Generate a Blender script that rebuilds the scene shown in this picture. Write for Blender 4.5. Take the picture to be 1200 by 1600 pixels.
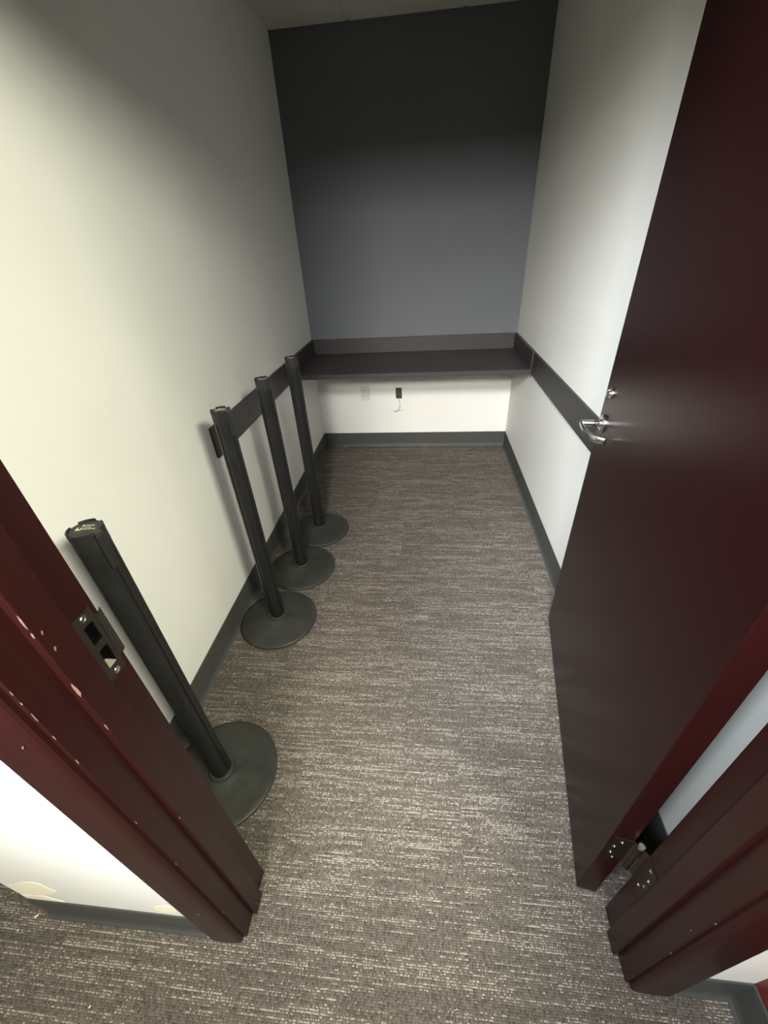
import bpy, bmesh, math, random
from mathutils import Vector, Matrix

random.seed(7)
scene = bpy.context.scene
COL = scene.collection
for o in list(bpy.data.objects):
    bpy.data.objects.remove(o)

# ------------------------------------------------------------------ camera
yaw, pitch, roll = -0.1237, -0.5883, -0.0605
cp, sp, cy_, sy_ = math.cos(pitch), math.sin(pitch), math.cos(yaw), math.sin(yaw)
fwd = Vector((sy_ * cp, cy_ * cp, sp))
rgt = Vector((cy_, -sy_, 0.0))
up = rgt.cross(fwd)
r2 = rgt * math.cos(roll) + up * math.sin(roll)
u2 = -rgt * math.sin(roll) + up * math.cos(roll)
cam_d = bpy.data.cameras.new('camera')
cam = bpy.data.objects.new('camera', cam_d)
COL.objects.link(cam)
cam.matrix_world = Matrix(((r2.x, u2.x, -fwd.x, 0.8413), (r2.y, u2.y, -fwd.y, -0.2066),
                           (r2.z, u2.z, -fwd.z, 1.4113), (0, 0, 0, 1)))
cam_d.sensor_fit = 'VERTICAL'
cam_d.sensor_height = 36.0
cam_d.sensor_width = 27.0
cam_d.lens = 631.5 / 1600.0 * 36.0
cam_d.clip_start = 0.02
scene.camera = cam

# ------------------------------------------------------------------ world, lights, exposure
world = bpy.data.worlds.new('world')
scene.world = world
world.use_nodes = True
world.node_tree.nodes['Background'].inputs[0].default_value = (0.80, 0.82, 0.80, 1)
world.node_tree.nodes['Background'].inputs[1].default_value = 0.02

def area(name, loc, aim, sx, sy, power, colr, spread=180):
    d = bpy.data.lights.new(name, 'AREA')
    d.shape = 'RECTANGLE'
    d.size, d.size_y = sx, sy
    d.energy = power
    d.color = colr
    d.spread = math.radians(spread)
    o = bpy.data.objects.new(name, d)
    o.location = loc
    o.rotation_euler = (Vector(aim) - Vector(loc)).to_track_quat('-Z', 'Y').to_euler()
    COL.objects.link(o)
    return o

# ceiling flood lamps of the hall outside the little room, angled at the doorway (the room's own light is off)
area('hall_ceiling_lamp', (0.60, -0.85, 2.335), (0.80, 2.0, 0.5), 0.60, 0.45, 34, (1.0, 0.965, 0.92), 74)
area('hall_ceiling_lamp', (0.62, -2.10, 2.335), (0.80, 2.0, 0.5), 0.60, 0.45, 44, (1.0, 0.965, 0.90), 80)
area('hall_ceiling_lamp', (1.95, -0.75, 2.335), (0.0, 1.0, 0.5), 0.50, 0.40, 76, (1.0, 0.985, 0.79), 120)
area('hall_ceiling_lamp', (0.08, -0.60, 2.335), (1.46, 1.8, 0.25), 0.50, 0.50, 52, (0.86, 0.94, 1.0), 76)

vs = scene.view_settings
vs.view_transform = 'Standard'
vs.look = 'None'
vs.gamma = 1.0
vs.use_curve_mapping = False
vs.exposure = 0.0
scene.display_settings.display_device = 'sRGB'

# ------------------------------------------------------------------ material helpers
def s2l(c):
    return tuple(((v / 255.0) / 12.92 if v / 255.0 <= 0.04045 else ((v / 255.0 + 0.055) / 1.055) ** 2.4) for v in c)

class NT:
    def __init__(self, name):
        self.m = bpy.data.materials.new(name)
        self.m.use_nodes = True
        self.t = self.m.node_tree
        self.b = self.t.nodes['Principled BSDF']
    def n(self, typ, **kw):
        nd = self.t.nodes.new(typ)
        for k, v in kw.items():
            if k.startswith('i_'):
                key = k[2:]
                key = int(key) if key.isdigit() else key
                nd.inputs[key].default_value = v
            else:
                setattr(nd, k, v)
        return nd
    def l(self, a, b):
        self.t.links.new(a, b)
    def math(self, op, a, b=None, c=None):
        nd = self.n('ShaderNodeMath', operation=op)
        for i, v in enumerate((a, b, c)):
            if v is None:
                continue
            if isinstance(v, (int, float)):
                nd.inputs[i].default_value = v
            else:
                self.l(v, nd.inputs[i])
        return nd.outputs[0]
    def noise(self, vec, scale, detail=2.0, rough=0.5):
        nd = self.n('ShaderNodeTexNoise')
        nd.inputs['Scale'].default_value = scale
        nd.inputs['Detail'].default_value = detail
        nd.inputs['Roughness'].default_value = rough
        if vec is not None:
            self.l(vec, nd.inputs['Vector'])
        return nd.outputs[0]
    def mapping(self, src, scale):
        mp = self.n('ShaderNodeMapping')
        mp.inputs['Scale'].default_value = scale
        self.l(src, mp.inputs['Vector'])
        return mp.outputs[0]
    def ramp(self, fac, stops):
        nd = self.n('ShaderNodeValToRGB')
        el = nd.color_ramp.elements
        el[0].position, el[0].color = stops[0][0], (*stops[0][1], 1)
        el[1].position, el[1].color = stops[-1][0], (*stops[-1][1], 1)
        for p, c in stops[1:-1]:
            e = el.new(p)
            e.color = (*c, 1)
        self.l(fac, nd.inputs[0])
        return nd.outputs[0]
    def bump(self, h, strength, dist):
        nd = self.n('ShaderNodeBump')
        nd.inputs['Strength'].default_value = strength
        nd.inputs['Distance'].default_value = dist
        self.l(h, nd.inputs['Height'])
        self.l(nd.outputs[0], self.b.inputs['Normal'])
    def set(self, col=None, rough=None, metal=None, spec=None):
        if col is not None:
            self.b.inputs['Base Color'].default_value = (*col, 1)
        if rough is not None:
            self.b.inputs['Roughness'].default_value = rough
        if metal is not None:
            self.b.inputs['Metallic'].default_value = metal
        if spec is not None:
            self.b.inputs['Specular IOR Level'].default_value = spec
        return self

def paint(name, rgb, rough=0.6, bump=0.06, var=0.03):
    t = NT(name)
    c = s2l(rgb)
    pos = t.n('ShaderNodeNewGeometry').outputs['Position']
    big = t.noise(pos, 2.3, 3)
    lo = tuple(v * (1 - var) for v in c)
    hi = tuple(min(1, v * (1 + var)) for v in c)
    t.l(t.ramp(big, [(0.3, lo), (0.7, hi)]), t.b.inputs['Base Color'])
    t.set(rough=rough, spec=0.35)
    fine = t.noise(pos, 260, 2)
    t.bump(fine, bump, 0.002)
    return t.m

M = {}
M['wall'] = paint('wall_paint_offwhite', (228, 228, 223), 0.55)
M['slate'] = paint('wall_paint_slate', (94, 97, 101), 0.6)
M['patch'] = paint('touch_up_paint', (246, 240, 216), 0.6, 0.04, 0.05)
M['tile'] = paint('ceiling_tile_white', (206, 203, 192), 0.9, 0.25, 0.05)
M['grid'] = paint('ceiling_grid_white', (216, 214, 206), 0.5, 0.0, 0.0)
M['vinyl'] = paint('cove_base_grey_vinyl', (70, 71, 69), 0.5, 0.02, 0.08)
M['plate'] = paint('outlet_plastic_white', (206, 206, 200), 0.4, 0.0, 0.0)
M['slot'] = NT('outlet_slot_dark').set((0.02, 0.02, 0.02), 0.6).m
M['chip'] = paint('chipped_paint_pink', (104, 80, 74), 0.8, 0.1, 0.1)
M['lint'] = paint('white_paint_flake', (235, 232, 220), 0.8, 0.0, 0.0)
M['box'] = paint('junction_box_brown', (84, 76, 46), 0.6, 0.1, 0.12)
M['cable'] = NT('cable_grey').set(s2l((120, 122, 118)), 0.5).m
M['print'] = NT('label_print_cream').set(s2l((232, 222, 196)), 0.45).m
M['print_red'] = NT('label_print_rust').set(s2l((118, 70, 58)), 0.5).m

def steel(name, rgb, rough):
    t = NT(name)
    t.set(s2l(rgb), rough, 1.0)
    pos = t.n('ShaderNodeNewGeometry').outputs['Position']
    nz = t.noise(t.mapping(pos, (400, 400, 60)), 1.0, 2)
    t.l(t.ramp(nz, [(0.2, (rough * 0.8,) * 3), (0.8, (min(1, rough * 1.25),) * 3)]), t.b.inputs['Roughness'])
    return t.m

M['steel'] = steel('satin_chrome', (206, 206, 204), 0.24)
M['dark_steel'] = steel('aged_dark_steel', (108, 102, 96), 0.42)
M['hinge'] = steel('tarnished_hinge_steel', (84, 76, 66), 0.40)
M['screw'] = steel('bright_screw_steel', (226, 222, 214), 0.22)
M['ledge_lit'] = NT('zinc_painted_lit').set(s2l((176, 170, 154)), 0.55, 0.3).m  # pale tone stands for light falling on the latch hole floor
M['hole_shade'] = NT('strike_hole_shade').set((0.004, 0.004, 0.004), 0.9, 0.0, 0.0).m  # near-black stands for the shade inside the strike holes

# mahogany lacquer of the frame
def mahogany(name, rgb, rough, grain, gscale, spec=0.5, coat=0.0, bump=0.03):
    t = NT(name)
    c = s2l(rgb)
    tc = t.n('ShaderNodeTexCoord').outputs['Object']
    g = t.noise(t.mapping(tc, gscale), 1.0, 4, 0.6)
    lo = tuple(v * (1 - grain) for v in c)
    hi = tuple(v * (1 + grain) for v in c)
    t.l(t.ramp(g, [(0.3, lo), (0.7, hi)]), t.b.inputs['Base Color'])
    t.set(rough=rough, spec=spec)
    t.b.inputs['Coat Weight'].default_value = coat
    t.b.inputs['Coat Roughness'].default_value = rough
    t.bump(g, bump, 0.0006)
    return t.m

M['frame'] = mahogany('mahogany_lacquer_frame', (36, 13, 12), 0.34, 0.10, (160, 160, 7), 0.32)
M['door'] = mahogany('mahogany_veneer_door', (30, 9, 9), 0.30, 0.18, (260, 260, 3.0), 0.15, bump=0.12)
M['panel'] = mahogany('mahogany_panel', (92, 36, 28), 0.36, 0.15, (160, 160, 6))
M['laminate'] = mahogany('charcoal_wood_laminate', (54, 51, 51), 0.48, 0.22, (8, 220, 220), 0.4, bump=0.05)
M['laminate_y'] = mahogany('charcoal_wood_laminate_rail', (54, 51, 50), 0.48, 0.18, (220, 8, 220), 0.4, bump=0.05)

# black stanchion plastics with scuffs and dust
def blackish(name, rgb, rough, dust):
    t = NT(name)
    c = s2l(rgb)
    tc = t.n('ShaderNodeTexCoord').outputs['Object']
    a = t.noise(tc, 14, 5, 0.65)
    hi = tuple(min(1, v * (1 + dust)) for v in c)
    t.l(t.ramp(a, [(0.40, c), (0.75, hi)]), t.b.inputs['Base Color'])
    t.set(spec=0.4)
    b = t.noise(tc, 30, 4)
    t.l(t.ramp(b, [(0.3, (rough - 0.1,) * 3), (0.7, (rough + 0.1,) * 3)]), t.b.inputs['Roughness'])
    fine = t.noise(tc, 500, 2)
    t.bump(fine, 0.10, 0.0008)
    return t.m

M['pole'] = blackish('stanchion_pole_black', (27, 27, 27), 0.46, 0.35)
M['base'] = blackish('stanchion_base_black_rubber', (48, 49, 46), 0.5, 0.6)
M['cap'] = blackish('stanchion_cap_plastic', (36, 36, 35), 0.45, 0.3)

# carpet: tufted rows along x with pale flecks
def carpet():
    t = NT('striped_carpet')
    tc = t.n('ShaderNodeTexCoord').outputs['Object']
    rnd = t.n('ShaderNodeObjectInfo').outputs['Random']
    sep = t.n('ShaderNodeSeparateXYZ')
    t.l(tc, sep.inputs[0])
    x, y = sep.outputs[0], sep.outputs[1]
    wob = t.noise(t.mapping(tc, (60, 60, 1)), 1.0, 1)
    wob2 = t.noise(tc, 330, 1)
    wob3 = t.noise(t.mapping(tc, (1, 1, 3)), 300, 1)
    yy = t.math('ADD', y, t.math('ADD', t.math('MULTIPLY', t.math('SUBTRACT', wob, 0.5), 0.0022), t.math('MULTIPLY', t.math('SUBTRACT', wob2, 0.5), 0.0034)))
    row = t.math('FLOOR', t.math('DIVIDE', yy, 0.0046))
    rfr = t.math('FRACT', t.math('DIVIDE', yy, 0.0046))
    cellx = t.math('FLOOR', t.math('DIVIDE', t.math('ADD', t.math('ADD', x, t.math('MULTIPLY', wob3, 0.005)), t.math('MULTIPLY', row, 0.0017)), 0.0030))
    off = t.math('MULTIPLY', rnd, 97.0)
    # density of pale tufts: per row and slowly along the row
    cv = t.n('ShaderNodeCombineXYZ')
    t.l(t.math('MULTIPLY', x, 7.0), cv.inputs[0])
    t.l(t.math('MULTIPLY', row, 5.31), cv.inputs[1])
    t.l(off, cv.inputs[2])
    dens = t.noise(cv.outputs[0], 1.0, 2, 0.6)
    cb = t.n('ShaderNodeCombineXYZ')
    t.l(t.math('MULTIPLY', x, 1.6), cb.inputs[0])
    t.l(t.math('MULTIPLY', y, 22.0), cb.inputs[1])
    t.l(off, cb.inputs[2])
    band = t.noise(cb.outputs[0], 1.0, 2, 0.5)
    cw = t.n('ShaderNodeCombineXYZ')
    t.l(cellx, cw.inputs[0]); t.l(row, cw.inputs[1]); t.l(off, cw.inputs[2])
    wn = t.n('ShaderNodeTexWhiteNoise', noise_dimensions='3D')
    t.l(cw.outputs[0], wn.inputs['Vector'])
    w = wn.outputs['Value']
    d2 = t.math('MULTIPLY', t.math('SUBTRACT', dens, 0.45), 3.6)
    d3 = t.math('ADD', d2, t.math('MULTIPLY', t.math('SUBTRACT', band, 0.5), 1.3))
    flk = t.math('GREATER_THAN', d3, t.math('ADD', t.math('MULTIPLY', w, 1.15), 0.0))
    inrow = t.math('MULTIPLY', t.math('GREATER_THAN', rfr, 0.14), t.math('LESS_THAN', rfr, 0.80))
    fine = t.noise(tc, 520, 2, 0.7)
    flk = t.math('MULTIPLY', t.math('MULTIPLY', flk, inrow), t.math('MULTIPLY', t.math('ADD', 0.15, fine), t.math('ADD', 0.55, t.math('MULTIPLY', t.math('FRACT', t.math('MULTIPLY', w, 37.0)), 0.75))))
    base = t.ramp(t.math('ADD', t.math('MULTIPLY', fine, 0.7), t.math('MULTIPLY', w, 0.35)),
                  [(0.25, s2l((54, 49, 44))), (0.55, s2l((94, 88, 81))), (0.9, s2l((120, 113, 105)))])
    mix = t.n('ShaderNodeMix', data_type='RGBA')
    t.l(flk, mix.inputs[0]); t.l(base, mix.inputs[6])
    mix.inputs[7].default_value = (*s2l((176, 168, 158)), 1)
    t.l(mix.outputs[2], t.b.inputs['Base Color'])
    t.set(rough=0.95, spec=0.1)
    hgt = t.math('ADD', t.math('MULTIPLY', fine, 0.8), t.math('SINE', t.math('MULTIPLY', rfr, 3.1416)))
    t.bump(hgt, 0.5, 0.0018)
    return t.m
M['carpet'] = carpet()

# ------------------------------------------------------------------ mesh helpers
def new_obj(name, bm, mat, parent=None, smooth=False, bevel=0.0, seg=2):
    me = bpy.data.meshes.new(name)
    bmesh.ops.recalc_face_normals(bm, faces=bm.faces)
    bm.to_mesh(me)
    bm.free()
    for m in (mat if isinstance(mat, (list, tuple)) else [mat]):
        me.materials.append(m)
    if smooth:
        for p in me.polygons:
            p.use_smooth = True
    o = bpy.data.objects.new(name, me)
    COL.objects.link(o)
    if parent is not None:
        o.parent = parent
    if bevel > 0:
        md = o.modifiers.new('bevel', 'BEVEL')
        md.width, md.segments, md.limit_method, md.angle_limit = bevel, seg, 'ANGLE', math.radians(40)
    return o

def box(bm, x0, x1, y0, y1, z0, z1, mi=0):
    v = [bm.verts.new(p) for p in ((x0, y0, z0), (x1, y0, z0), (x1, y1, z0), (x0, y1, z0),
                                   (x0, y0, z1), (x1, y0, z1), (x1, y1, z1), (x0, y1, z1))]
    for q in ((0, 3, 2, 1), (4, 5, 6, 7), (0, 1, 5, 4), (1, 2, 6, 5), (2, 3, 7, 6), (3, 0, 4, 7)):
        f = bm.faces.new([v[i] for i in q])
        f.material_index = mi

def boxes(name, lst, mat, parent=None, bevel=0.0):
    bm = bmesh.new()
    for b in lst:
        box(bm, *b)
    return new_obj(name, bm, mat, parent, bevel=bevel)

def prism(bm, pts, d):
    """pts: list of 3-D points of a planar polygon, d: extrusion vector"""
    d = Vector(d)
    a = [bm.verts.new(p) for p in pts]
    b = [bm.verts.new(Vector(p) + d) for p in pts]
    bm.faces.new(a)
    bm.faces.new(b[::-1])
    n = len(a)
    for i in range(n):
        bm.faces.new((a[i], b[i], b[(i + 1) % n], a[(i + 1) % n]))

def lathe(bm, prof, n=48, c=(0, 0, 0)):
    rings = []
    for r, z in prof:
        if r < 1e-6:
            rings.append([bm.verts.new((c[0], c[1], c[2] + z))])
        else:
            rings.append([bm.verts.new((c[0] + r * math.cos(2 * math.pi * i / n), c[1] + r * math.sin(2 * math.pi * i / n), c[2] + z)) for i in range(n)])
    for a, b in zip(rings, rings[1:]):
        for i in range(n):
            j = (i + 1) % n
            if len(a) == 1 and len(b) == 1:
                continue
            if len(a) == 1:
                bm.faces.new((a[0], b[i], b[j]))
            elif len(b) == 1:
                bm.faces.new((a[i], a[j], b[0]))
            else:
                bm.faces.new((a[i], a[j], b[j], b[i]))

def tube(bm, pts, rad, n=12, sx=1.0, sz=1.0, upv=(0, 0, 1)):
    """swept tube; rad may be list; elliptical section: sx along side, sz along up"""
    pts = [Vector(p) for p in pts]
    rs = rad if isinstance(rad, (list, tuple)) else [rad] * len(pts)
    rings = []
    for i, p in enumerate(pts):
        t = (pts[min(i + 1, len(pts) - 1)] - pts[max(i - 1, 0)]).normalized()
        s = t.cross(Vector(upv))
        if s.length < 1e-4:
            s = t.cross(Vector((1, 0, 0)))
        s.normalize()
        w = s.cross(t).normalized()
        rings.append([bm.verts.new(p + s * (rs[i] * sx * math.cos(2 * math.pi * k / n)) + w * (rs[i] * sz * math.sin(2 * math.pi * k / n))) for k in range(n)])
    for a, b in zip(rings, rings[1:]):
        for k in range(n):
            bm.faces.new((a[k], a[(k + 1) % n], b[(k + 1) % n], b[k]))
    bm.faces.new(rings[0][::-1])
    bm.faces.new(rings[-1])

def empty(name, loc=(0, 0, 0), rz=0.0):
    o = bpy.data.objects.new(name, None)
    o.empty_display_size = 0.1
    o.location = loc
    o.rotation_euler = (0, 0, rz)
    COL.objects.link(o)
    return o

def tag(o, label, cat, group=None, kind=None):
    o['label'] = label
    o['category'] = cat
    if group:
        o['group'] = group
    if kind:
        o['kind'] = kind
    return o

def struct(o, label, cat):
    return tag(o, label, cat, None, 'structure')

def copy_tree(o, parent=None):
    c = o.copy()
    COL.objects.link(c)
    c.parent = parent
    for ch in list(o.children):
        copy_tree(ch, c)
    return c

# ------------------------------------------------------------------ dimensions (metres)
W, D, H = 1.464, 2.883, 2.3625
YF0, YF1 = 0.006, 0.118          # hall face and room face of the wall with the doorway
XL = -0.124                      # outer end of that wall
JL, JR = 0.410, 1.296            # jamb faces
HD = 2.032                       # underside of the head jamb
ZR0, ZR1 = 0.718, 0.844          # chair rail
BH = 0.117                       # cove base height

# ------------------------------------------------------------------ room shell
struct(boxes('wall_left', [(XL, 0, YF1, D + 0.1, 0, 2.7)], M['wall']), 'off-white long wall left of the black posts', 'wall')
struct(boxes('wall_right', [(W, W + 0.1, YF1, D + 0.1, 0, 2.7)], M['wall']), 'off-white long wall behind the open mahogany door', 'wall')
# back wall: slate above, off-white below the desk, with the cut-out of the junction box
hx0, hx1, hz0, hz1 = 0.606, 0.649, 0.399, 0.479
bm = bmesh.new()
box(bm, 0, W, D, D + 0.1, 0.79, 2.7, 1)
box(bm, 0, hx0, D, D + 0.1, 0, 0.79, 0)
box(bm, hx1, W, D, D + 0.1, 0, 0.79, 0)
box(bm, hx0, hx1, D, D + 0.1, 0, hz0, 0)
box(bm, hx0, hx1, D, D + 0.1, hz1, 0.79, 0)
struct(new_obj('wall_back', bm, [M['wall'], M['slate']]), 'slate grey end wall above the built-in desk, off-white beneath it', 'wall')
wf = boxes('wall_front', [(XL, JL - 0.018, YF0, YF1, 0, 2.7), (JR + 0.018, 3.2, YF0, YF1, 0, 2.7),
                          (JL - 0.018, JR + 0.018, YF0, YF1, HD + 0.018, 2.7)], M['wall'])
struct(wf, 'off-white wall around the doorway, chipped at its lower left corner', 'wall')

# touch-up patches on the hall side of that wall
def flat_patch(name, pts, y, mat, parent, th=0.0006):
    bm = bmesh.new()
    prism(bm, [(x, y, z) for x, z in pts], (0, -th, 0))
    return new_obj(name, bm, mat, parent)
pA1 = [(-.117, .2157), (-.0757, .2458), (-.048, .262), (-.0209, .2707), (-.0058, .2607), (-.0016, .2356), (.007, .2152), (-.0121, .1927), (-.0556, .160), (-.100, .150), (-.1225, .168)]
pA2 = [(-.1235, .146), (-.100, .148), (-.0556, .157), (-.038, .140), (-.0203, .1269), (-.022, .1185), (-.1235, .1185)]
pB = [(.2271, .1681), (.238, .183), (.2544, .1935), (.268, .196), (.2805, .1939), (.281, .17), (.2755, .1478), (.2443, .1355), (.2234, .1433)]
for p in (pA1, pA2, pB):
    flat_patch('touch_up_patch', p, YF0, M['patch'], wf)

# floor slab with carpet tiles laid in offset rows
fl = boxes('floor', [(-2.6, 3.3, -5.1, 3.2, -0.05, -0.0015)], M['carpet'])
struct(fl, 'grey-brown carpet tile floor with pale flecked stripes', 'floor')
TS = 0.50
bm = bmesh.new()
h = TS / 2 - 0.0004
box(bm, -h, h, -h, h, -0.006, 0)
bm.faces.ensure_lookup_table()
tile0 = new_obj('carpet_tile', bm, M['carpet'], fl)
first = True
offs = [0.20, 0.45, 0.277, 0.08, 0.36, 0.21, 0.02, 0.30]
for r in range(8):
    yc = -1.05 + TS * r + TS / 2
    ox = {1: 0.15, 2: 0.45, 3: 0.277}.get(r, offs[r])
    k = -3
    while True:
        xc = ox + TS * k + TS / 2
        k += 1
        if xc - h > 2.0:
            break
        if xc + h < -0.95:
            continue
        o = tile0 if first else tile0.copy()
        if not first:
            COL.objects.link(o)
        first = False
        o.parent = fl
        o.location = (xc, yc, random.uniform(-0.0003, 0.0003))

# ceiling of suspended tiles
ce = boxes('ceiling', [(-0.1, W + 0.1, YF1, D + 0.1, H + 0.03, H + 0.05)], M['tile'])
struct(ce, 'off-white suspended tile ceiling in shade', 'ceiling')
xs = [-0.187, 0.423, 1.016, 1.626]
ys = [D + 0.22, D - 0.39, D - 1.0, D - 1.61, D - 2.22, D - 2.83]
for i in range(3):
    for j in range(5):
        x0, x1 = max(xs[i], 0), min(xs[i + 1], W)
        y1, y0 = min(ys[j], D), max(ys[j + 1], YF1)
        bm = bmesh.new()
        box(bm, x0 + 0.008, x1 - 0.008, y0 + 0.008, y1 - 0.008, H - 0.006, H + 0.012)
        new_obj('ceiling_tile', bm, M['tile'], ce, bevel=0.003, seg=1)
for x in xs[1:3]:
    boxes('grid_bar', [(x - 0.012, x + 0.012, YF1, D, H + 0.001, H + 0.03)], M['grid'], ce)
for y in ys[1:5]:
    boxes('grid_bar', [(0, W, y - 0.012, y + 0.012, H + 0.0015, H + 0.03)], M['grid'], ce)
boxes('wall_angle', [(0, 0.018, YF1, D, H, H + 0.03), (W - 0.018, W, YF1, D, H, H + 0.03), (0, W, D - 0.018, D, H, H + 0.03)], M['grid'], ce)

# the hall outside (behind the camera): ceiling and far walls that bounce its light
struct(boxes('ceiling_hall', [(-2.6, 3.3, -5.1, YF0, H, H + 0.05), (-2.6, XL, YF0, 3.2, H, H + 0.05)], M['tile']), 'plain ceiling of the hall outside the doorway', 'ceiling')
struct(boxes('wall_hall_left', [(-2.7, -2.6, -5.1, 3.2, 0, H)], M['wall']), 'off-white far wall left of the hall', 'wall')
struct(boxes('wall_hall_rear', [(-2.7, 3.3, -5.2, -5.1, 0, H)], M['wall']), 'off-white hall wall facing the doorway', 'wall')
struct(boxes('wall_hall_far', [(-2.7, XL, 3.2, 3.3, 0, H)], M['wall']), 'off-white far end wall of the side hall', 'wall')
struct(boxes('wall_hall_end', [(3.2, 3.3, -5.1, YF1, 0, H)], M['wall']), 'off-white end wall of the hall to the right', 'wall')

# ------------------------------------------------------------------ cove base
def cove(name, a, b, nrm, label, ext=0.0):
    """vinyl cove base from point a to b (floor line on the wall), nrm points into the space"""
    ax, ay = a
    bx, by = b
    nx, ny = nrm
    prof = [(0, 0), (0.014, 0), (0.013, 0.002), (0.0075, 0.008), (0.0045, 0.018), (0.0035, 0.03), (0.0035, BH - 0.002), (0.002, BH), (0, BH)]
    bm = bmesh.new()
    prism(bm, [(ax + nx * d, ay + ny * d, z) for d, z in prof], (bx - ax, by - ay, 0))
    return struct(new_obj(name, bm, M['vinyl']), label, 'baseboard')
cove('baseboard_left', (0, YF1), (0, D), (1, 0), 'dark grey vinyl cove base behind the black posts')
cove('baseboard_right', (W, YF1), (W, D), (-1, 0), 'dark grey vinyl cove base along the wall behind the open door')
cove('baseboard_back', (0, D), (W, D), (0, -1), 'dark grey vinyl cove base under the built-in desk')
cove('baseboard_front_left', (XL, YF0), (0.3105, YF0), (0, -1), 'short dark grey cove base below the chipped off-white wall corner')
cove('baseboard_front_right', (1.4020, YF0), (1.517, YF0), (0, -1), 'short dark grey cove base right of the hinge-side casing')
# low panelled partition that meets the doorway wall at the right
struct(boxes('wall_hall_right', [(1.517, 1.60, -1.3, YF0, 0, 1.05), (1.505, 1.615, -1.31, YF0, 1.05, 1.08)], M['panel']), 'low mahogany panelled partition at the far right edge', 'wall')
cove('baseboard_hall_right', (1.517, -1.3), (1.517, YF0), (-1, 0), 'dark grey cove base at the foot of the mahogany partition')

# ------------------------------------------------------------------ chair rails
def rail(name, x0, x1, y0, y1, label):
    return struct(boxes(name, [(x0, x1, y0, y1, ZR0, ZR1)], M['laminate_y'], bevel=0.0012), label, 'rail')
DESK_Y = D - 0.587
rail('trim_2', 0, 0.012, 1.205, DESK_Y, 'charcoal laminate chair rail behind the black posts')
rail('trim_3', W - 0.012, W, 1.205, DESK_Y, 'charcoal laminate chair rail running from desk to open door')

# ------------------------------------------------------------------ door frame
fr = empty('trim_1', (0, 0, 0))
struct(fr, 'dark red mahogany door frame with worn paint edges', 'door frame')
JY0, JY1 = 0.003, 0.128
SY0, SY1, ST = 0.044, 0.084, 0.012
# strike holes in the latch jamb are cut by assembling the jamb around them
kx = JL
holes = [(0.0985, 0.1135, 0.9905, 1.0224), (0.0985, 0.1145, 0.9412, 0.9777)]
bm = bmesh.new()
x0, x1 = JL - 0.018, JL
ya, yb = 0.0985, 0.1145
box(bm, x0, x1, JY0, ya, 0, HD)
box(bm, x0, x1, yb, JY1, 0, HD)
box(bm, x0, x1, ya, yb, 0, 0.9412)
box(bm, x0, x1, ya, yb, 0.9777, 0.9905)
box(bm, x0, x1, ya, yb, 1.0224, HD)
new_obj('jamb', bm, M['frame'], fr)
boxes('jamb', [(JR, JR + 0.018, JY0, JY1, 0, HD)], M['frame'], fr, bevel=0.002)
boxes('head_jamb', [(JL - 0.018, JR + 0.018, JY0, JY1, HD, HD + 0.018)], M['frame'], fr, bevel=0.002)
boxes('door_stop', [(JL, JL + ST, SY0, SY1, 0, HD)], M['frame'], fr, bevel=0.002)
boxes('door_stop', [(JR - ST, JR, SY0, SY1, 0, HD)], M['frame'], fr, bevel=0.002)
boxes('door_stop', [(JL + ST, JR - ST, SY0, SY1, HD - ST, HD)], M['frame'], fr, bevel=0.002)
def casing_prof(w):
    # (across from the inner edge outwards, height off the wall)
    return [(0, 0), (0, 0.009), (0.0025, 0.0125), (0.008, 0.0150), (0.02, 0.0165), (w * 0.55, 0.0172), (w * 0.8, 0.0165), (w - 0.012, 0.0145), (w - 0.004, 0.0105), (w, 0.005), (w, 0)]
def casing(xi, sgn, w, face, ny, z1):
    bm = bmesh.new()
    prism(bm, [(xi + sgn * a, face + ny * b, 0) for a, b in casing_prof(w)], (0, 0, z1))
    return new_obj('casing', bm, M['frame'], fr)
RV = 0.008
cwl = (JL - RV) - 0.3105
cwr = 1.402 - (JR + RV)
casing(JL - RV, -1, cwl, YF0, -1, HD + RV)
casing(JR + RV, 1, cwr, YF0, -1, HD + RV)
casing(JL - RV, -1, cwl, YF1, 1, HD + RV)
casing(JR + RV, 1, 0.06, YF1, 1, HD + RV)
for face, ny in ((YF0, -1), (YF1, 1)):
    bm = bmesh.new()
    prism(bm, [(0.3105, face + ny * b, HD + RV + a) for a, b in casing_prof(0.09)], (1.402 - 0.3105, 0, 0))
    new_obj('head_casing', bm, M['frame'], fr)

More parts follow.
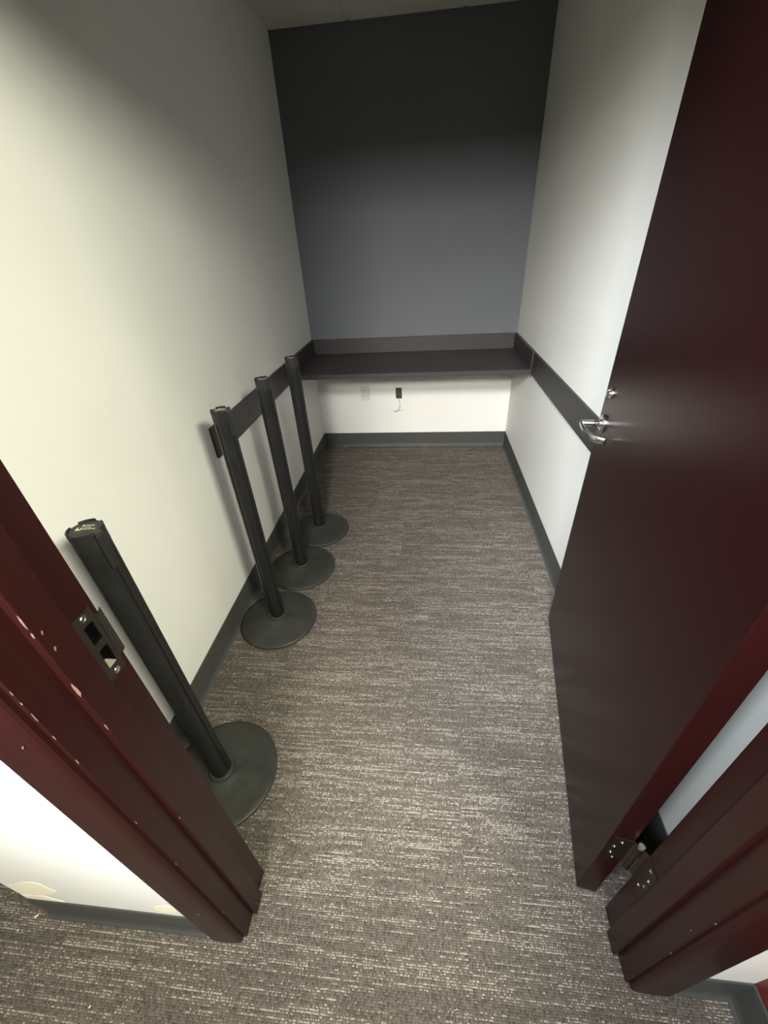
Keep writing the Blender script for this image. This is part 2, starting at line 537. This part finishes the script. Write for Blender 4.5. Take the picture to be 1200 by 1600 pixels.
# strike plate on the latch jamb
def strike():
    t = 0.0016
    x0, x1 = JL, JL + t
    bm = bmesh.new()
    y0, y1, z0, z1 = 0.0895, 0.1205, 0.9235, 1.0425
    ya, yb = 0.0985, 0.1145
    for b in ((y0, ya, z0, z1), (yb, y1, z0, z1), (ya, yb, z0, 0.9412), (ya, yb, 0.9777, 0.9905), (ya, yb, 1.0224, z1)):
        box(bm, x0, x1, b[0], b[1], b[2], b[3])
    # curved lip that wraps past the room-side edge of the jamb
    zl0, zl1 = 0.943, 1.0247
    pr = [(x1, 0.1200), (x1, 0.127), (x1 - 0.0006, 0.131), (x1 - 0.0024, 0.1345), (x1 - 0.0040, 0.1355), (x1 - 0.0048, 0.1340), (x1 - 0.0026, 0.1315), (x0, 0.1285), (x0, 0.1200)]
    prism(bm, [(a, b, zl0) for a, b in pr], (0, 0, zl1 - zl0))
    s = new_obj('strike_plate', bm, M['dark_steel'], fr)
    s['label'] = 'dark steel strike plate with two latch holes'
    # black lining paints the holes' shade; pale ledge paints light on the lower floor
    bm = bmesh.new()
    d = 0.0172
    for za, zb_ in ((0.9412, 0.9777), (0.9905, 1.0224)):
        ya, yb, e = 0.0985, 0.1145, 0.0006
        box(bm, JL - d, JL - d + e, ya, yb, za, zb_)
        box(bm, JL - d, JL - e, ya, ya + e, za, zb_)
        box(bm, JL - d, JL - e, yb - e, yb, za, zb_)
        box(bm, JL - d, JL - e, ya, yb, zb_ - e, zb_)
        box(bm, JL - d, JL - e, ya, yb, za, za + e)
    new_obj('shade_liner', bm, M['hole_shade'], s)
    boxes('lit_latch_ledge', [(JL - 0.0164, JL - 0.0003, 0.0993, 0.1137, 0.9418, 0.9428)], M['ledge_lit'], s)
    for z in (1.0338, 0.9309):
        bm = bmesh.new()
        lathe(bm, [(0, 0.0006), (0.0018, 0.0006), (0.0022, 0.0013), (0.0042, 0.0013), (0.0052, 0.0004), (0.0052, -0.0006)], 20)
        box(bm, -0.0019, 0.0019, -0.00035, 0.00035, 0.0005, 0.0008)
        bmesh.ops.transform(bm, matrix=Matrix.Translation((x1, 0.1058, z)) @ Matrix.Rotation(math.radians(90), 4, 'Y'), verts=bm.verts)
        new_obj('screw', bm, M['screw'], s, smooth=False)
strike()

# chips where the paint is knocked off the frame edges
def chip(c, ax, L, wd, nrm):
    """elongated irregular flake mark lying on a surface; ax = long direction, nrm = surface normal"""
    c, ax, nrm = Vector(c), Vector(ax).normalized(), Vector(nrm).normalized()
    s = nrm.cross(ax).normalized()
    n = 9
    pts = []
    for i in range(n):
        a = 2 * math.pi * i / n
        k = random.uniform(0.65, 1.1)
        pts.append(c + ax * (L / 2 * math.cos(a) * k) + s * (wd / 2 * math.sin(a) * k))
    bm = bmesh.new()
    prism(bm, pts, nrm * 0.0005)
    new_obj('paint_chip', bm, M['chip'], fr)
e1 = (1, -1, 0)
xs_, ys_ = JL + ST - 0.0005, SY0 + 0.0005
for z, L, w in ((1.100, 0.024, 0.002), (1.078, 0.010, 0.002), (0.977, 0.028, 0.0045), (0.895, 0.016, 0.002), (0.60, 0.010, 0.0015)):
    chip((xs_, ys_, z), (0, 0, 1), L, w, e1)
for y, z in ((0.0531, 1.073), (0.0535, 1.0446), (0.0790, 0.1475)):
    chip((JL + ST, y, z), (0.0, 0.3, 1), 0.007, 0.0022, (1, 0, 0))
for z, L in ((1.036, 0.012), (1.017, 0.008), (0.99, 0.022), (0.947, 0.012), (0.889, 0.016), (0.70, 0.012), (0.52, 0.01), (0.22, 0.02)):
    chip((JL - 0.001, JY0 + 0.0002, z), (0, 0, 1), L * 0.8, 0.0016, (0.3, -1, 0))
chip((0.3834, YF0 - 0.0172, 0.9498), (0.5, 0, 1), 0.009, 0.0025, (0, -1, 0))
chip((0.372, YF0 - 0.0172, 0.2547), (1, 0, 0.2), 0.009, 0.003, (0, -1, 0))
for z in (0.2962, 0.5012):
    chip((JR + 0.001, JY0 - 0.0002, z), (0, 0, 1), 0.010, 0.0025, (-0.3, -1, 0))
for y, z in ((0.1209, 0.1208), (0.1213, 0.0417)):
    chip((JR, y, z), (0, 0, 1), 0.007, 0.0022, (-1, 0, 0))
chip((JR - ST, 0.0519, 0.0889), (0, 0, 1), 0.006, 0.002, (-1, 0, 0))
chip((JR, 0.0112, 0.4116), (0, 0, 1), 0.006, 0.002, (-1, 0, 0))

# ------------------------------------------------------------------ the open door
# local frame: origin at the hinge-edge corner of the visible face, +X along the width, +Y towards the visible (hall) side
DW, DT = 0.910, 0.044
dr = empty('door_1', (1.234, 0.1572, 0.0), math.radians(80.93))
struct(dr, 'dark mahogany slab door standing open with satin lever handle', 'door')
boxes('slab', [(0, DW, -DT, 0, 0.014, 2.026)], M['door'], dr, bevel=0.0015)
AX, AZ = 0.852, 0.927
# lever handle
bm = bmesh.new()
lathe(bm, [(0, 0), (0.027, 0), (0.027, 0.004), (0.025, 0.0075), (0.018, 0.0085), (0.013, 0.0085), (0.013, 0.013), (0, 0.013)], 40)
bmesh.ops.transform(bm, matrix=Matrix.Translation((AX, 0, AZ)) @ Matrix.Rotation(math.radians(-90), 4, 'X'), verts=bm.verts)
lev = new_obj('lever_handle', bm, M['steel'], dr, smooth=False, bevel=0.0006)
lev['label'] = 'satin chrome lever handle with curved return'
bm = bmesh.new()
tube(bm, [(AX, 0.010, AZ), (AX, 0.03, AZ), (AX, 0.058, AZ), (AX, 0.064, AZ)], [0.0092, 0.0092, 0.0092, 0.0075], 20)
new_obj('neck', bm, M['steel'], lev, smooth=True)
bm = bmesh.new()
P_ = []
for i in range(17):
    t = i / 16.0
    # leaves the neck, sweeps towards the hinge side and curls back to the door face
    a = AX + 0.002 - 0.112 * math.sin(t * math.pi / 2)
    off = 0.063 - 0.053 * (1 - math.cos(t * math.pi / 2)) ** 1.25
    z = AZ - 0.010 * math.sin(t * math.pi / 2)
    P_.append((a, off, z))
tube(bm, P_, [0.0075 + 0.0015 * math.sin(math.pi * i / 16.0) for i in range(17)], 16, 0.5, 1.25)
new_obj('lever', bm, M['steel'], lev, smooth=True)
# thumb turn
bm = bmesh.new()
lathe(bm, [(0, 0), (0.0155, 0), (0.0155, 0.003), (0.0135, 0.005), (0.008, 0.005), (0.008, 0.008), (0, 0.008)], 36)
bmesh.ops.transform(bm, matrix=Matrix.Translation((AX - 0.008, 0, 1.020)) @ Matrix.Rotation(math.radians(-90), 4, 'X'), verts=bm.verts)
th = new_obj('thumb_turn', bm, M['steel'], dr, bevel=0.0005)
th['label'] = 'small round satin chrome thumb turn'
boxes('turn_grip', [(AX - 0.0115, AX - 0.0045, 0.007, 0.014, 1.009, 1.031)], M['steel'], th, bevel=0.001)
# latch face plate on the free edge
boxes('latch_plate', [(DW, DW + 0.0012, -0.036, -0.008, 0.86, 1.06)], M['steel'], dr)
boxes('latch_bolt', [(DW, DW + 0.010, -0.028, -0.016, 0.90, 0.925)], M['steel'], dr, bevel=0.002)

# hinges (world coordinates converted to the door's frame)
door_inv = (Matrix.Translation((1.234, 0.1572, 0.0)) @ Matrix.Rotation(math.radians(80.93), 4, 'Z')).inverted()
PIN = Vector((1.2865, 0.1415, 0))
def hinge(z0):
    zh = 0.112
    bm = bmesh.new()
    # leaf on the jamb face (world frame)
    pts = [(JR - 0.0016, 0.0895), (JR - 0.0016, 0.1290), (JR - 0.0050, 0.1345), (JR - 0.0040, 0.1360), (JR, 0.1300), (JR, 0.0895)]
    prism(bm, [(a, b, z0) for a, b in pts], (0, 0, zh))
    bmesh.ops.transform(bm, matrix=door_inv, verts=bm.verts)
    # leaf on the hinge edge of the door (door frame)
    box(bm, -0.0016, 0.0, -DT, -0.006, z0, z0 + zh)
    p = door_inv @ PIN
    prism(bm, [(-0.0016, -DT, z0), (0, -DT, z0), (p.x + 0.005, p.y + 0.006, z0), (p.x, p.y + 0.006, z0)], (0, 0, zh))
    hg = new_obj('hinge', bm, M['hinge'], dr)
    hg['label'] = 'tarnished steel butt hinge'
    for k in range(5):
        bm = bmesh.new()
        za, zb = z0 + zh * k / 5 + 0.0005, z0 + zh * (k + 1) / 5 - 0.0005
        lathe(bm, [(0, za), (0.0065, za), (0.0065, zb), (0, zb)], 20, (p.x, p.y, 0))
        new_obj('knuckle', bm, M['hinge'], hg, smooth=False)
    bm = bmesh.new()
    lathe(bm, [(0, z0 + zh), (0.0075, z0 + zh), (0.0075, z0 + zh + 0.004), (0.006, z0 + zh + 0.006), (0, z0 + zh + 0.006)], 20, (p.x, p.y, 0))
    new_obj('pin_head', bm, M['screw'], hg)
    bm = bmesh.new()
    lathe(bm, [(0, z0 - 0.006), (0.005, z0 - 0.006), (0.0065, z0), (0, z0)], 20, (p.x, p.y, 0))
    new_obj('pin_tip', bm, M['screw'], hg)
    sc = bmesh.new()
    lathe(sc, [(0, 0.0004), (0.0012, 0.0004), (0.0016, 0.0012), (0.003, 0.0012), (0.0040, 0.0002), (0.0040, -0.0004)], 14)
    so = new_obj('screw', sc, M['screw'], hg)
    spots = []
    for dz, dy in ((0.016, 0.018), (0.040, 0.009), (0.072, 0.009), (0.098, 0.018)):
        # jamb leaf: normal is -x in the world
        Mw = door_inv @ Matrix.Translation((JR - 0.0016, 0.0895 + dy, z0 + dz)) @ Matrix.Rotation(math.radians(-90), 4, 'Y')
        spots.append(Mw)
        spots.append(Matrix.Translation((-0.0016, -0.006 - dy, z0 + dz)) @ Matrix.Rotation(math.radians(-90), 4, 'Y'))
    for i, mw in enumerate(spots):
        o = so if i == 0 else so.copy()
        if i:
            COL.objects.link(o)
        o.parent = hg
        o.matrix_local = mw
hinge(0.242)
hinge(1.07)
hinge(1.74)

# ------------------------------------------------------------------ built-in desk
dk = empty('wall_desk', (W / 2, D, 0))
tag(dk, 'charcoal laminate built-in desk with splash rims spanning the slate wall', 'desk')
def dpart(name, lst, bevel=0.0012, mat=None):
    cx, cy = W / 2, D
    return boxes(name, [(a - cx, b - cx, c - cy, d - cy, e, f) for a, b, c, d, e, f in lst], mat or M['laminate'], dk, bevel=bevel)
TT = 0.745
dpart('worktop', [(0, W, DESK_Y, D, ZR0, TT)])
dpart('backsplash', [(0.019, W - 0.019, D - 0.019, D, TT, ZR1)])
dpart('side_splash', [(0, 0.019, DESK_Y, D, TT, ZR1)], mat=M['laminate_y'])
dpart('side_splash', [(W - 0.019, W, DESK_Y, D, TT, ZR1)], mat=M['laminate_y'])
b = dpart('support_bracket', [(W - 0.030, W - 0.003, DESK_Y + 0.02, DESK_Y + 0.045, ZR0 - 0.003, ZR0), (W - 0.003, W, DESK_Y + 0.02, DESK_Y + 0.045, ZR0 - 0.028, ZR0)], 0.0005, M['steel'])
b['label'] = 'small steel angle bracket under the desk'
bm = bmesh.new()
lathe(bm, [(0, -0.006), (0.003, -0.006), (0.0045, -0.003), (0.0045, 0)], 14, (W - 0.018 - W / 2, DESK_Y + 0.032 - D, ZR0 - 0.003))
new_obj('bracket_screw', bm, M['screw'], b)

# ------------------------------------------------------------------ outlet, junction box, loose cable
ot = empty('wall_outlet', (0.367, D, 0.387))
tag(ot, 'white duplex outlet with cover plate below the desk', 'outlet')
bm = bmesh.new()
box(bm, -0.035, 0.035, -0.005, 0, 0, 0.114)
new_obj('cover_plate', bm, M['plate'], ot, bevel=0.0025)
for z in (0.0375, 0.0765):
    bm = bmesh.new()
    pts = []
    for i in range(24):
        a = 2 * math.pi * i / 24
        pts.append((0.0172 * math.cos(a), -0.005, z + max(-0.0135, min(0.0135, 0.0172 * math.sin(a)))))
    prism(bm, pts, (0, -0.0022, 0))
    rc = new_obj('receptacle', bm, M['plate'], ot)
    boxes('slot', [(-0.0075, -0.0055, -0.0077, -0.0070, z, z + 0.008), (0.0055, 0.0075, -0.0077, -0.0070, z, z + 0.0065), (-0.002, 0.002, -0.0077, -0.0070, z - 0.009, z - 0.005)], M['slot'], rc)
bm = bmesh.new()
lathe(bm, [(0, 0.001), (0.0025, 0.001), (0.0032, 0)], 12)
bmesh.ops.transform(bm, matrix=Matrix.Translation((0, -0.005, 0.057)) @ Matrix.Rotation(math.radians(90), 4, 'X'), verts=bm.verts)
new_obj('screw', bm, M['plate'], ot)

jb = empty('junction_box', (0.6275, D, 0.397))
tag(jb, 'small uncovered brown junction box in the wall under the desk', 'junction box')
bm = bmesh.new()
w2, hh, dp = 0.0215, 0.080, 0.038
zb = 0.002
box(bm, -w2, w2, dp, dp + 0.0015, zb, zb + hh)
box(bm, -w2, -w2 + 0.0015, 0, dp, zb, zb + hh)
box(bm, w2 - 0.0015, w2, 0, dp, zb, zb + hh)
box(bm, -w2, w2, 0, dp, zb, zb + 0.0015)
box(bm, -w2, w2, 0, dp, zb + hh - 0.0015, zb + hh)
new_obj('box_shell', bm, M['box'], jb)
bm = bmesh.new()
r0, r1 = 0.0215, 0.0235
box(bm, -r1, r1, -0.0015, 0, zb + hh - 0.003, zb + hh + 0.0015)
box(bm, -r1, r1, -0.0015, 0, zb - 0.0015, zb + 0.003)
box(bm, -r1, -r0 + 0.003, -0.0015, 0, zb + 0.003, zb + hh - 0.003)
box(bm, r0 - 0.003, r1, -0.0015, 0, zb + 0.003, zb + hh - 0.003)
new_obj('mounting_ring', bm, M['box'], jb)
for z in (zb + 0.006, zb + hh - 0.006):
    boxes('screw_ear', [(-0.005, 0.005, 0.001, 0.003, z - 0.005, z + 0.005)], M['box'], jb)

cb = empty('loose_cable', (0.6275, D, 0.30))
tag(cb, 'thin grey cable hanging from the junction box with frayed ends', 'cable')
bm = bmesh.new()
tube(bm, [(-0.004, 0.025, 0.112), (-0.004, 0.004, 0.104), (-0.003, -0.006, 0.094), (0.004, -0.010, 0.072), (0.007, -0.010, 0.050), (0.003, -0.010, 0.026), (-0.006, -0.010, 0.004)], 0.0018, 8)
new_obj('sheath', bm, M['cable'], cb, smooth=True)
for pts in ([(-0.006, -0.010, 0.005), (-0.022, -0.012, 0.001), (-0.040, -0.010, 0.002), (-0.048, -0.011, 0.005)],
            [(-0.006, -0.010, 0.005), (-0.020, -0.014, -0.005), (-0.034, -0.012, -0.007)],
            [(-0.006, -0.010, 0.005), (0.010, -0.012, 0.008), (0.024, -0.012, 0.006), (0.033, -0.010, -0.002)]):
    bm = bmesh.new()
    tube(bm, pts, 0.0011, 6)
    new_obj('conductor', bm, M['cable'], cb, smooth=True)

# ------------------------------------------------------------------ stanchion posts
def make_post():
    root = empty('stanchion_post')
    # domed round base
    bm = bmesh.new()
    lathe(bm, [(0.0, 0.002), (0.162, 0.002), (0.1675, 0.004), (0.169, 0.009), (0.1675, 0.014), (0.163, 0.0165), (0.145, 0.0185), (0.120, 0.021), (0.090, 0.0245), (0.066, 0.029), (0.050, 0.034), (0.043, 0.038), (0.0, 0.038)], 72)
    new_obj('base', bm, M['base'], root, smooth=True)
    bm = bmesh.new()
    lathe(bm, [(0.0, 0.036), (0.0405, 0.036), (0.0400, 0.044), (0.0370, 0.048), (0.0310, 0.0485), (0.0, 0.0485)], 48)
    new_obj('collar', bm, M['base'], root, smooth=True, bevel=0.001)
    # extruded pole with four belt channels
    R, n = 0.0308, 96
    def section(z, rr):
        ring = []
        for i in range(n):
            a = 2 * math.pi * i / n
            q = (a + math.pi / 4) % (math.pi / 2) - math.pi / 4
            d = abs(q)
            r = rr
            if d < 0.12:
                r = rr - 0.0050
            elif d < 0.20:
                r = rr - 0.0008
            ring.append((r * math.cos(a), r * math.sin(a), z))
        return ring
    bm = bmesh.new()
    lo = [bm.verts.new(p) for p in section(0.040, R)]
    hi = [bm.verts.new(p) for p in section(0.955, R)]
    for i in range(n):
        bm.faces.new((lo[i], lo[(i + 1) % n], hi[(i + 1) % n], hi[i]))
    bm.faces.new(hi)
    bm.faces.new(lo[::-1])
    new_obj('pole', bm, M['pole'], root)
    # head with a notched rim
    bm = bmesh.new()
    lathe(bm, [(0.0, 0.952), (0.0309, 0.952), (0.0312, 0.953), (0.0312, 0.986), (0.0295, 0.9885), (0.0, 0.9885)], 64)
    hd = new_obj('head', bm, M['cap'], root)
    for k in range(4):
        bm = bmesh.new()
        a0, a1 = math.pi / 2 * k + 0.27, math.pi / 2 * (k + 1) - 0.27
        m = 12
        pts = [(0.0316 * math.cos(a0 + (a1 - a0) * i / m), 0.0316 * math.sin(a0 + (a1 - a0) * i / m), 0.980) for i in range(m + 1)]
        pts += [(0.0282 * math.cos(a1 + (a0 - a1) * i / m), 0.0282 * math.sin(a1 + (a0 - a1) * i / m), 0.980) for i in range(m + 1)]
        prism(bm, pts, (0, 0, 0.0118))
        new_obj('rim_segment', bm, M['cap'], hd, bevel=0.0006)
    # belt end clip in the +X channel
    bm = bmesh.new()
    prism(bm, [(0.030, -0.0085, 0.905), (0.0362, -0.0078, 0.905), (0.0374, 0, 0.905), (0.0362, 0.0078, 0.905), (0.030, 0.0085, 0.905)], (0, 0, 0.078))
    cl = new_obj('belt_clip', bm, M['cap'], root, bevel=0.0012)
    boxes('clip_tab', [(0.024, 0.0375, -0.0075, 0.0075, 0.983, 0.991)], M['base'], cl, bevel=0.001)
    # round label plate on top
    bm = bmesh.new()
    lathe(bm, [(0, 0.9885), (0.0265, 0.9885), (0.0265, 0.9893), (0, 0.9893)], 48)
    lb = new_obj('cap_label', bm, M['cap'], root)
    lb['label'] = 'printed label disc on the post top'
    return root, lb

def text_mesh(s, size, loc, rz, mat, parent, sx=1.0):
    cu = bpy.data.curves.new('print', 'FONT')
    cu.body = s
    cu.size = size
    cu.align_x = 'LEFT'
    cu.extrude = 0.0001
    tmp = bpy.data.objects.new('tmp', cu)
    COL.objects.link(tmp)
    dg = bpy.context.evaluated_depsgraph_get()
    me = bpy.data.meshes.new_from_object(tmp.evaluated_get(dg))
    bpy.data.objects.remove(tmp)
    me.materials.clear()
    me.materials.append(mat)
    me.name = 'print'
    o = bpy.data.objects.new('print', me)
    COL.objects.link(o)
    o.parent = parent
    ca, sa = math.cos(rz), math.sin(rz)
    o.location = (loc[0] * ca - loc[1] * sa, loc[0] * sa + loc[1] * ca, loc[2])
    o.rotation_euler = (0, 0, rz)
    o.scale = (sx, 1, 1)
    return o

post, lb = make_post()
AZI = math.radians(-16)          # turn of the nearest post; the print reads from the doorway
TZ = math.radians(10) - AZI
text_mesh('Beltrac', 0.0085, (-0.010, 0.0080, 0.98945), TZ, M['print'], lb)
text_mesh('LAVI', 0.0062, (-0.004, 0.0012, 0.98945), TZ, M['print'], lb, 1.1)
text_mesh('INDUSTRIES', 0.0046, (-0.004, -0.0035, 0.98945), TZ, M['print'], lb)
text_mesh('www.lavi.com', 0.0042, (-0.016, -0.0125, 0.98945), TZ, M['print_red'], lb)
bm = bmesh.new()
prism(bm, [(-0.0165, -0.005, 0.98945), (-0.0055, -0.005, 0.98945), (-0.0055, 0.0035, 0.98945), (-0.0080, 0.0035, 0.98945), (-0.0080, -0.0015, 0.98945), (-0.0120, -0.0015, 0.98945), (-0.0130, 0.0045, 0.98945), (-0.0155, 0.0045, 0.98945)], (0, 0, 0.0002))
bmesh.ops.rotate(bm, cent=(0, 0, 0), matrix=Matrix.Rotation(TZ, 3, 'Z'), verts=bm.verts)
new_obj('print', bm, M['print'], lb)

G = 'black belt stanchion posts along the wall'
posts = [((0.200, 0.356), -16, 'black belt post nearest the doorway, partly hidden by the left jamb'),
         ((0.181, 1.002), -22, 'black belt post at the near end of the charcoal rail, second from the doorway'),
         ((0.199, 1.352), 150, 'black belt post with scuffed base, third from the doorway'),
         ((0.218, 1.692), 140, 'black belt post farthest from the doorway, nearest the desk')]
allp = [post] + [copy_tree(post) for _ in posts[1:]]
for o, (p, a, l) in zip(allp, posts):
    o.location = (p[0], p[1], 0)
    o.rotation_euler = (0, 0, math.radians(a))
    tag(o, l, 'stanchion', G)

# ------------------------------------------------------------------ paint flakes on the carpet
GF = 'white paint flakes on the carpet'
for (x, y, L, a, l) in ((-0.157, -0.006, 0.012, 40, 'larger white paint flake on carpet below the chipped wall corner'),
                        (-0.184, -0.034, 0.006, 60, 'small white paint flake on carpet left of the wall corner'),
                        (0.091, -0.135, 0.006, 50, 'tiny white paint flake on carpet at the bottom left'),
                        (0.313, -0.023, 0.006, 20, 'tiny white paint flake at the foot of the left casing')):
    bm = bmesh.new()
    n = 7
    pts = [(L / 2 * math.cos(2 * math.pi * i / n) * random.uniform(0.7, 1), L / 5 * math.sin(2 * math.pi * i / n) * random.uniform(0.7, 1), 0.0) for i in range(n)]
    prism(bm, pts, (0, 0, 0.0012))
    o = new_obj('paint_flake', bm, M['lint'])
    o.location = (x, y, 0.0006)
    o.rotation_euler = (0, 0, math.radians(a))
    tag(o, l, 'paint flake', GF)
